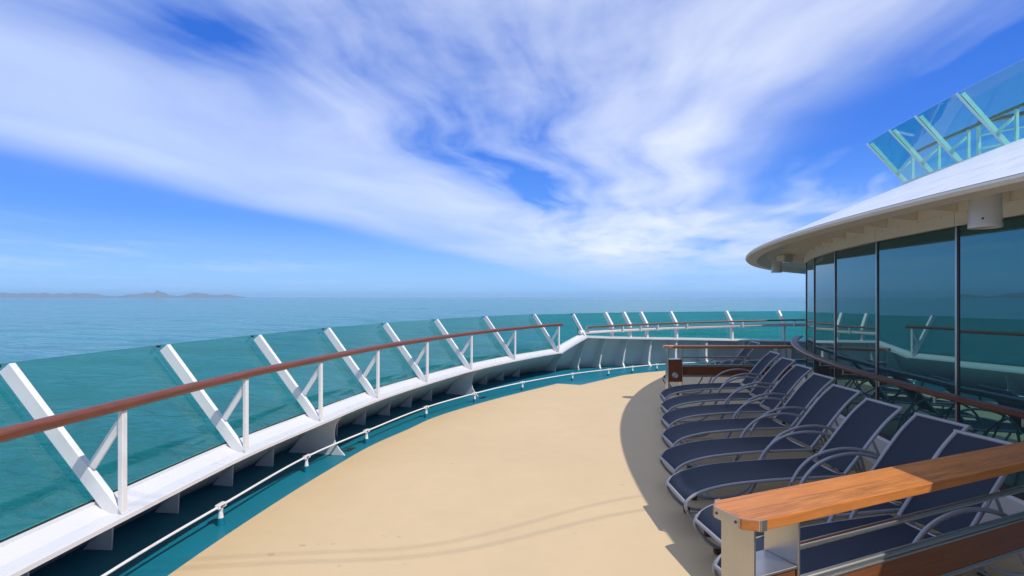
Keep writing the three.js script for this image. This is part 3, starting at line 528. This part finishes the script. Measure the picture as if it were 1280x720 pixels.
// ------------------------------------------------------------------ barriers across the sun deck
function barrier(name, label, pos, turn, len, lampEnd) {
  const b = thing(name, label, 'barrier', pos, turn);
  const W = 0.115, top = new THREE.Shape([[0.03, -W], [len, -W], [len, W], [0.03, W], [-0.02, W - 0.04], [-0.02, -W + 0.04]].map((q) => new THREE.Vector2(...q)));
  const g = new THREE.ExtrudeGeometry(top, { depth: 0.036, bevelEnabled: true, bevelSize: 0.003, bevelThickness: 0.003, bevelSegments: 2 }); g.rotateX(-Math.PI / 2); g.translate(0, 0.958, 0);
  { const p = g.attributes.position, n = g.attributes.normal, u = g.attributes.uv; for (let i = 0; i < p.count; i++) u.setXY(i, p.getX(i), Math.abs(n.getY(i)) > 0.5 ? p.getZ(i) : p.getY(i)); }
  const t = mesh('top_rail', g, M.plank, b);
  mesh('end_cap', merge([box(0.004, 0.044, 2 * W - 0.10, -0.0265, 0.977, 0), bar(V(-0.0235, 0.977, W - 0.052), V(0.03, 0.977, W + 0.002), 0.044, 0.004, V(0, 1, 0), 0.001), bar(V(-0.0235, 0.977, -W + 0.052), V(0.03, 0.977, -W - 0.002), 0.044, 0.004, V(0, 1, 0), 0.001), box(0.03, 0.044, 0.004, 0.045, 0.977, W + 0.0055), box(0.03, 0.044, 0.004, 0.045, 0.977, -W - 0.0055)]), M.steel, t);
  for (const q of [-0.05, 0.05]) mesh('cap_screw', new THREE.SphereGeometry(0.006, 6, 5).translate(-0.029, 0.977, q), M.bronze, t);
  const ends = lampEnd === 2 ? [[0.03, 1], [len - 0.30, 0]] : [[0.03, 1]];
  for (const [x0, lamp] of ends) {
    for (const x of [x0 + 0.006, x0 + 0.25]) { mesh('post', box(0.012, 0.954, 0.17, x, 0.477, 0, 0.002), M.steel, b); mesh('base_plate', box(0.09, 0.012, 0.2, x, 0.006, 0), M.steel, b); }
    const blk = mesh('wood_block', box(0.226, 0.385, 0.15, x0 + 0.128, 0.555, 0), M.panel, b);
    mesh('steel_tray', box(0.23, 0.012, 0.166, x0 + 0.128, 0.756, 0), M.steel, blk);
    if (lamp) { const l = mesh('step_light', (() => { const c = new THREE.LatheGeometry([[0, 0.012], [0.036, 0.012], [0.038, 0.02], [0.052, 0.02], [0.055, 0]].map((q) => new THREE.Vector2(...q)), 24); c.rotateX(Math.PI / 2); c.translate(x0 + 0.128, 0.48, 0.075); return c; })(), M.steel, blk);
      mesh('light_lens', new THREE.CylinderGeometry(0.036, 0.036, 0.006, 20).rotateX(Math.PI / 2).translate(x0 + 0.128, 0.48, 0.09), M.lampGlass, blk); }
  }
  const a = 0.285, e = lampEnd === 2 ? len - 0.27 : len;
  for (const y of [0.79, 0.645, 0.455]) mesh('tube_rail', new THREE.CylinderGeometry(0.016, 0.016, e - a, 12).rotateZ(Math.PI / 2).translate((a + e) / 2, y, 0), M.steel, b);
  const pl = mesh('wood_plank', box(e - a - 0.02, 0.15, 0.032, (a + e) / 2, 0.55, 0), M.panel, b);
  mesh('plank_channel', merge([box(e - a - 0.02, 0.012, 0.04, (a + e) / 2, 0.629, 0), box(e - a - 0.02, 0.008, 0.04, (a + e) / 2, 0.473, 0)]), M.steel, pl);
  return b;
}
barrier('barrier', 'steel barrier with wide weathered orange wooden top rail and open end tray', pt(0.875, 2.235), 24 * Math.PI / 180, 3.05, 1);
barrier('barrier', 'far dark wooden barrier with round step light in its end block', pt(2.72, 9.95), 0, 2.26, 2);

// ------------------------------------------------------------------ sun loungers
function slab(fn, nu, nv, th) {                              // fn(u, v) -> point; a thin closed sheet
  const pos = [], uv = [], idx = []; const e = 1e-3;
  for (const s of [1, -1]) for (let i = 0; i <= nu; i++) for (let j = 0; j <= nv; j++) {
    const u = i / nu, v = j / nv, p = fn(u, v), a = fn(Math.min(1, u + e), v).sub(fn(Math.max(0, u - e), v)), b = fn(u, Math.min(1, v + e)).sub(fn(u, Math.max(0, v - e))), n = b.cross(a).normalize(); p.addScaledVector(n, s * th / 2); pos.push(p.x, p.y, p.z); uv.push(u * 1.4, v * 0.5);
  }
  const w = nv + 1, N = (nu + 1) * w; for (let i = 0; i < nu; i++) for (let j = 0; j < nv; j++) { const a = i * w + j, b = a + 1, c = a + w, d = c + 1; idx.push(a, b, c, b, d, c, N + a, N + c, N + b, N + b, N + c, N + d); }
  return finish(pos, idx, uv);
}
function makeLounger() {
  const l = thing('sun_lounger', '', 'sun lounger', V(0, 0, 0), 0, 'sun loungers in a row along the deckhouse');
  const Z = 0.24, railPts = [[1.26, 0.452], [1.05, 0.446], [0.7, 0.43], [0.36, 0.398], [0.15, 0.352], [0.04, 0.298], [0.0, 0.24], [0.03, 0.175], [0.10, 0.095], [0.19, 0.038], [0.30, 0.022], [0.46, 0.022], [0.60, 0.055], [0.72, 0.16], [0.80, 0.31], [0.83, 0.425]];
  const C = new THREE.CatmullRomCurve3(railPts.map(([x, y]) => V(x, y, 0)), false, 'catmullrom', 0.5);
  const seatCurve = new THREE.CatmullRomCurve3([[0.012, 0.262], [0.05, 0.316], [0.16, 0.366], [0.36, 0.41], [0.7, 0.441], [1.05, 0.456], [1.24, 0.461]].map(([x, y]) => V(x, y, 0)));
  const backCurve = new THREE.CatmullRomCurve3([[1.28, 0.46], [1.40, 0.61], [1.52, 0.762], [1.62, 0.875], [1.735, 0.975]].map(([x, y]) => V(x, y, 0)));
  mesh('seat_sling', slab((u, v) => { const p = seatCurve.getPoint(u); return V(p.x, p.y - 0.018 * Math.sin(Math.PI * v) * smooth(0, 0.2, u), lerp(-Z + 0.008, Z - 0.008, v)); }, 26, 8, 0.004), M.sling, l);
  mesh('back_sling', slab((u, v) => { const p = backCurve.getPoint(lerp(0.015, 0.985, u)); const s = 0.022 * Math.sin(Math.PI * v) * Math.sin(Math.PI * u); return V(p.x + s * 0.7, p.y - s * 0.7, lerp(-Z + 0.044, Z - 0.044, v)); }, 16, 8, 0.004), M.sling, l);
  const frameOf = (z) => tube(railPts.map(([x, y]) => V(x, y, z)), 0.0135, { seg: 70, rad: 8 });
  for (const z of [Z, -Z]) mesh('side_frame', frameOf(z), M.frame, l);
  mesh('foot_bar', tube([V(0.006, 0.255, -Z), V(0.006, 0.255, Z)], 0.014, { curve: false, seg: 1 }), M.frame, l);
  for (const z of [Z - 0.036, -Z + 0.036]) mesh('back_frame', tube(backCurve.getPoints(10).map((p) => V(p.x, p.y, z)), 0.0145, { seg: 16 }), M.frame, l);
  { const p = backCurve.getPoint(1); mesh('top_bar', tube([V(p.x, p.y, -Z + 0.022), V(p.x, p.y, Z - 0.022)], 0.0145, { curve: false, seg: 1 }), M.frame, l); }
  for (const z of [Z + 0.03, -Z - 0.03]) {
    mesh('armrest', tube([[0.82, 0.42], [0.88, 0.52], [0.98, 0.61], [1.13, 0.665], [1.32, 0.675], [1.52, 0.61], [1.67, 0.45], [1.75, 0.2], [1.77, 0.02]].map(([x, y]) => V(x, y, z)), 0.0138, { seg: 40 }), M.frame, l);
    mesh('lower_brace', tube([V(1.26, 0.445, z * 0.97), V(1.48, 0.31, z), V(1.73, 0.27, z)], 0.011, { seg: 8, rad: 6 }), M.frame, l);
    mesh('back_prop', tube([V(1.50, 0.72, z * 0.78), V(1.61, 0.45, z * 0.85), V(1.74, 0.2, z * 0.95)], 0.009, { seg: 6, rad: 6 }), M.frame, l);
    mesh('foot_pad', box(0.05, 0.04, 0.035, 0.175, 0.024, z * 0.9), M.rubber, l);
    mesh('foot_pad', box(0.04, 0.03, 0.04, 1.772, 0.015, z), M.rubber, l);
    mesh('hinge_bolt', new THREE.CylinderGeometry(0.012, 0.012, 0.02, 8).rotateX(Math.PI / 2).translate(1.27, 0.452, z * 0.98), M.black, l);
  }
  for (const [x, y] of [[0.30, 0.022], [1.27, 0.435], [1.76, 0.12]]) mesh('cross_bar', tube([V(x, y, -Z - (x > 1.5 ? 0.03 : 0)), V(x, y, Z + (x > 1.5 ? 0.03 : 0))], 0.011, { curve: false, seg: 1, rad: 6 }), M.frame, l);
  return l;
}
{
  const proto = makeLounger();
  // far foot corner of each, near to far
  const spots = [[1.20, 3.33, 12], [1.31, 4.02, 7], [1.33, 4.82, 1.5], [1.48, 5.60, 1], [1.74, 6.5, -1], [1.97, 7.4, -3], [2.2, 8.28, -4], [2.45, 9.25, -6], [3.0, 11.15, -2]];
  const ord = ['first', 'second', 'third', 'fourth', 'fifth', 'sixth', 'seventh'];
  spots.forEach(([x, d, turn], k) => {
    const o = k ? proto.clone() : proto; if (k) { o.name = numbered('sun_lounger'); scene.add(o); o.traverse((q) => { if (q !== o) q.userData = {}; }); }
    const a = turn * Math.PI / 180; o.rotation.y = a; o.position.copy(pt(x + 0.24 * Math.sin(a), d - 0.24 * Math.cos(a)));
    o.userData = { category: 'sun lounger', group: 'sun loungers in a row along the deckhouse', label: k === 8 ? 'navy sling sun lounger standing alone beyond the dark barrier with the round light' : k === 7 ? 'navy sling sun lounger last in the row, right against the dark barrier with round light' : `navy sling sun lounger, ${ord[k]} in the row counted from the orange wooden barrier` };
  });
}

// two stay wires above the deck, from the roof to a signal mast behind the camera: their thin shadows cross the deck
{
  const k = V(SUN.x / SUN.y, 0, SUN.z / SUN.y), over = (x, d, h) => pt(x, d, 0).addScaledVector(k, h).setY(h);
  const mastFoot = pt(-1.24, -1.1), mast = thing('signal_mast', 'white tapered signal mast standing on the deck behind the viewpoint', 'mast', mastFoot);
  mesh('pole', new THREE.CylinderGeometry(0.04, 0.07, 9.7, 16).translate(0, 4.85, 0), M.whiteFrame, mast); mesh('foot_plate', new THREE.CylinderGeometry(0.14, 0.14, 0.02, 20).translate(0, 0.011, 0), M.whiteFrame, mast);
  [[[1.25, 5.24], [-0.51, 4.23], [-1.97, 4.0], 9.5, 4.40], [[1.17, 4.89], [-0.49, 4.06], [-2.18, 3.84], 9.2, 4.25]].forEach(([a, b, c, e, f], n) => {
    const roofEnd = pt(6.3, 3.5, f);
    tag(mesh('stay_wire', tube([roofEnd, over(...a, 5.2), over(...b, 6.05), over(...c, 6.9), pt(-1.24, -1.1, e)], 0.0048, { seg: 60, rad: 6 }), M.steel), `thin steel stay wire from the roof to the ${n ? 'lower' : 'upper'} lug of the signal mast`, 'wire', 'stay wires');
  });
  const anchor = thing('wire_anchor', 'short white anchor post for the stay wires on the roof', 'post', pt(6.3, 3.5, 3.86)); mesh('post', new THREE.CylinderGeometry(0.035, 0.05, 0.6, 12).translate(0, 0.3, 0), M.whiteFrame, anchor);
}

renderer.render(scene, camera);
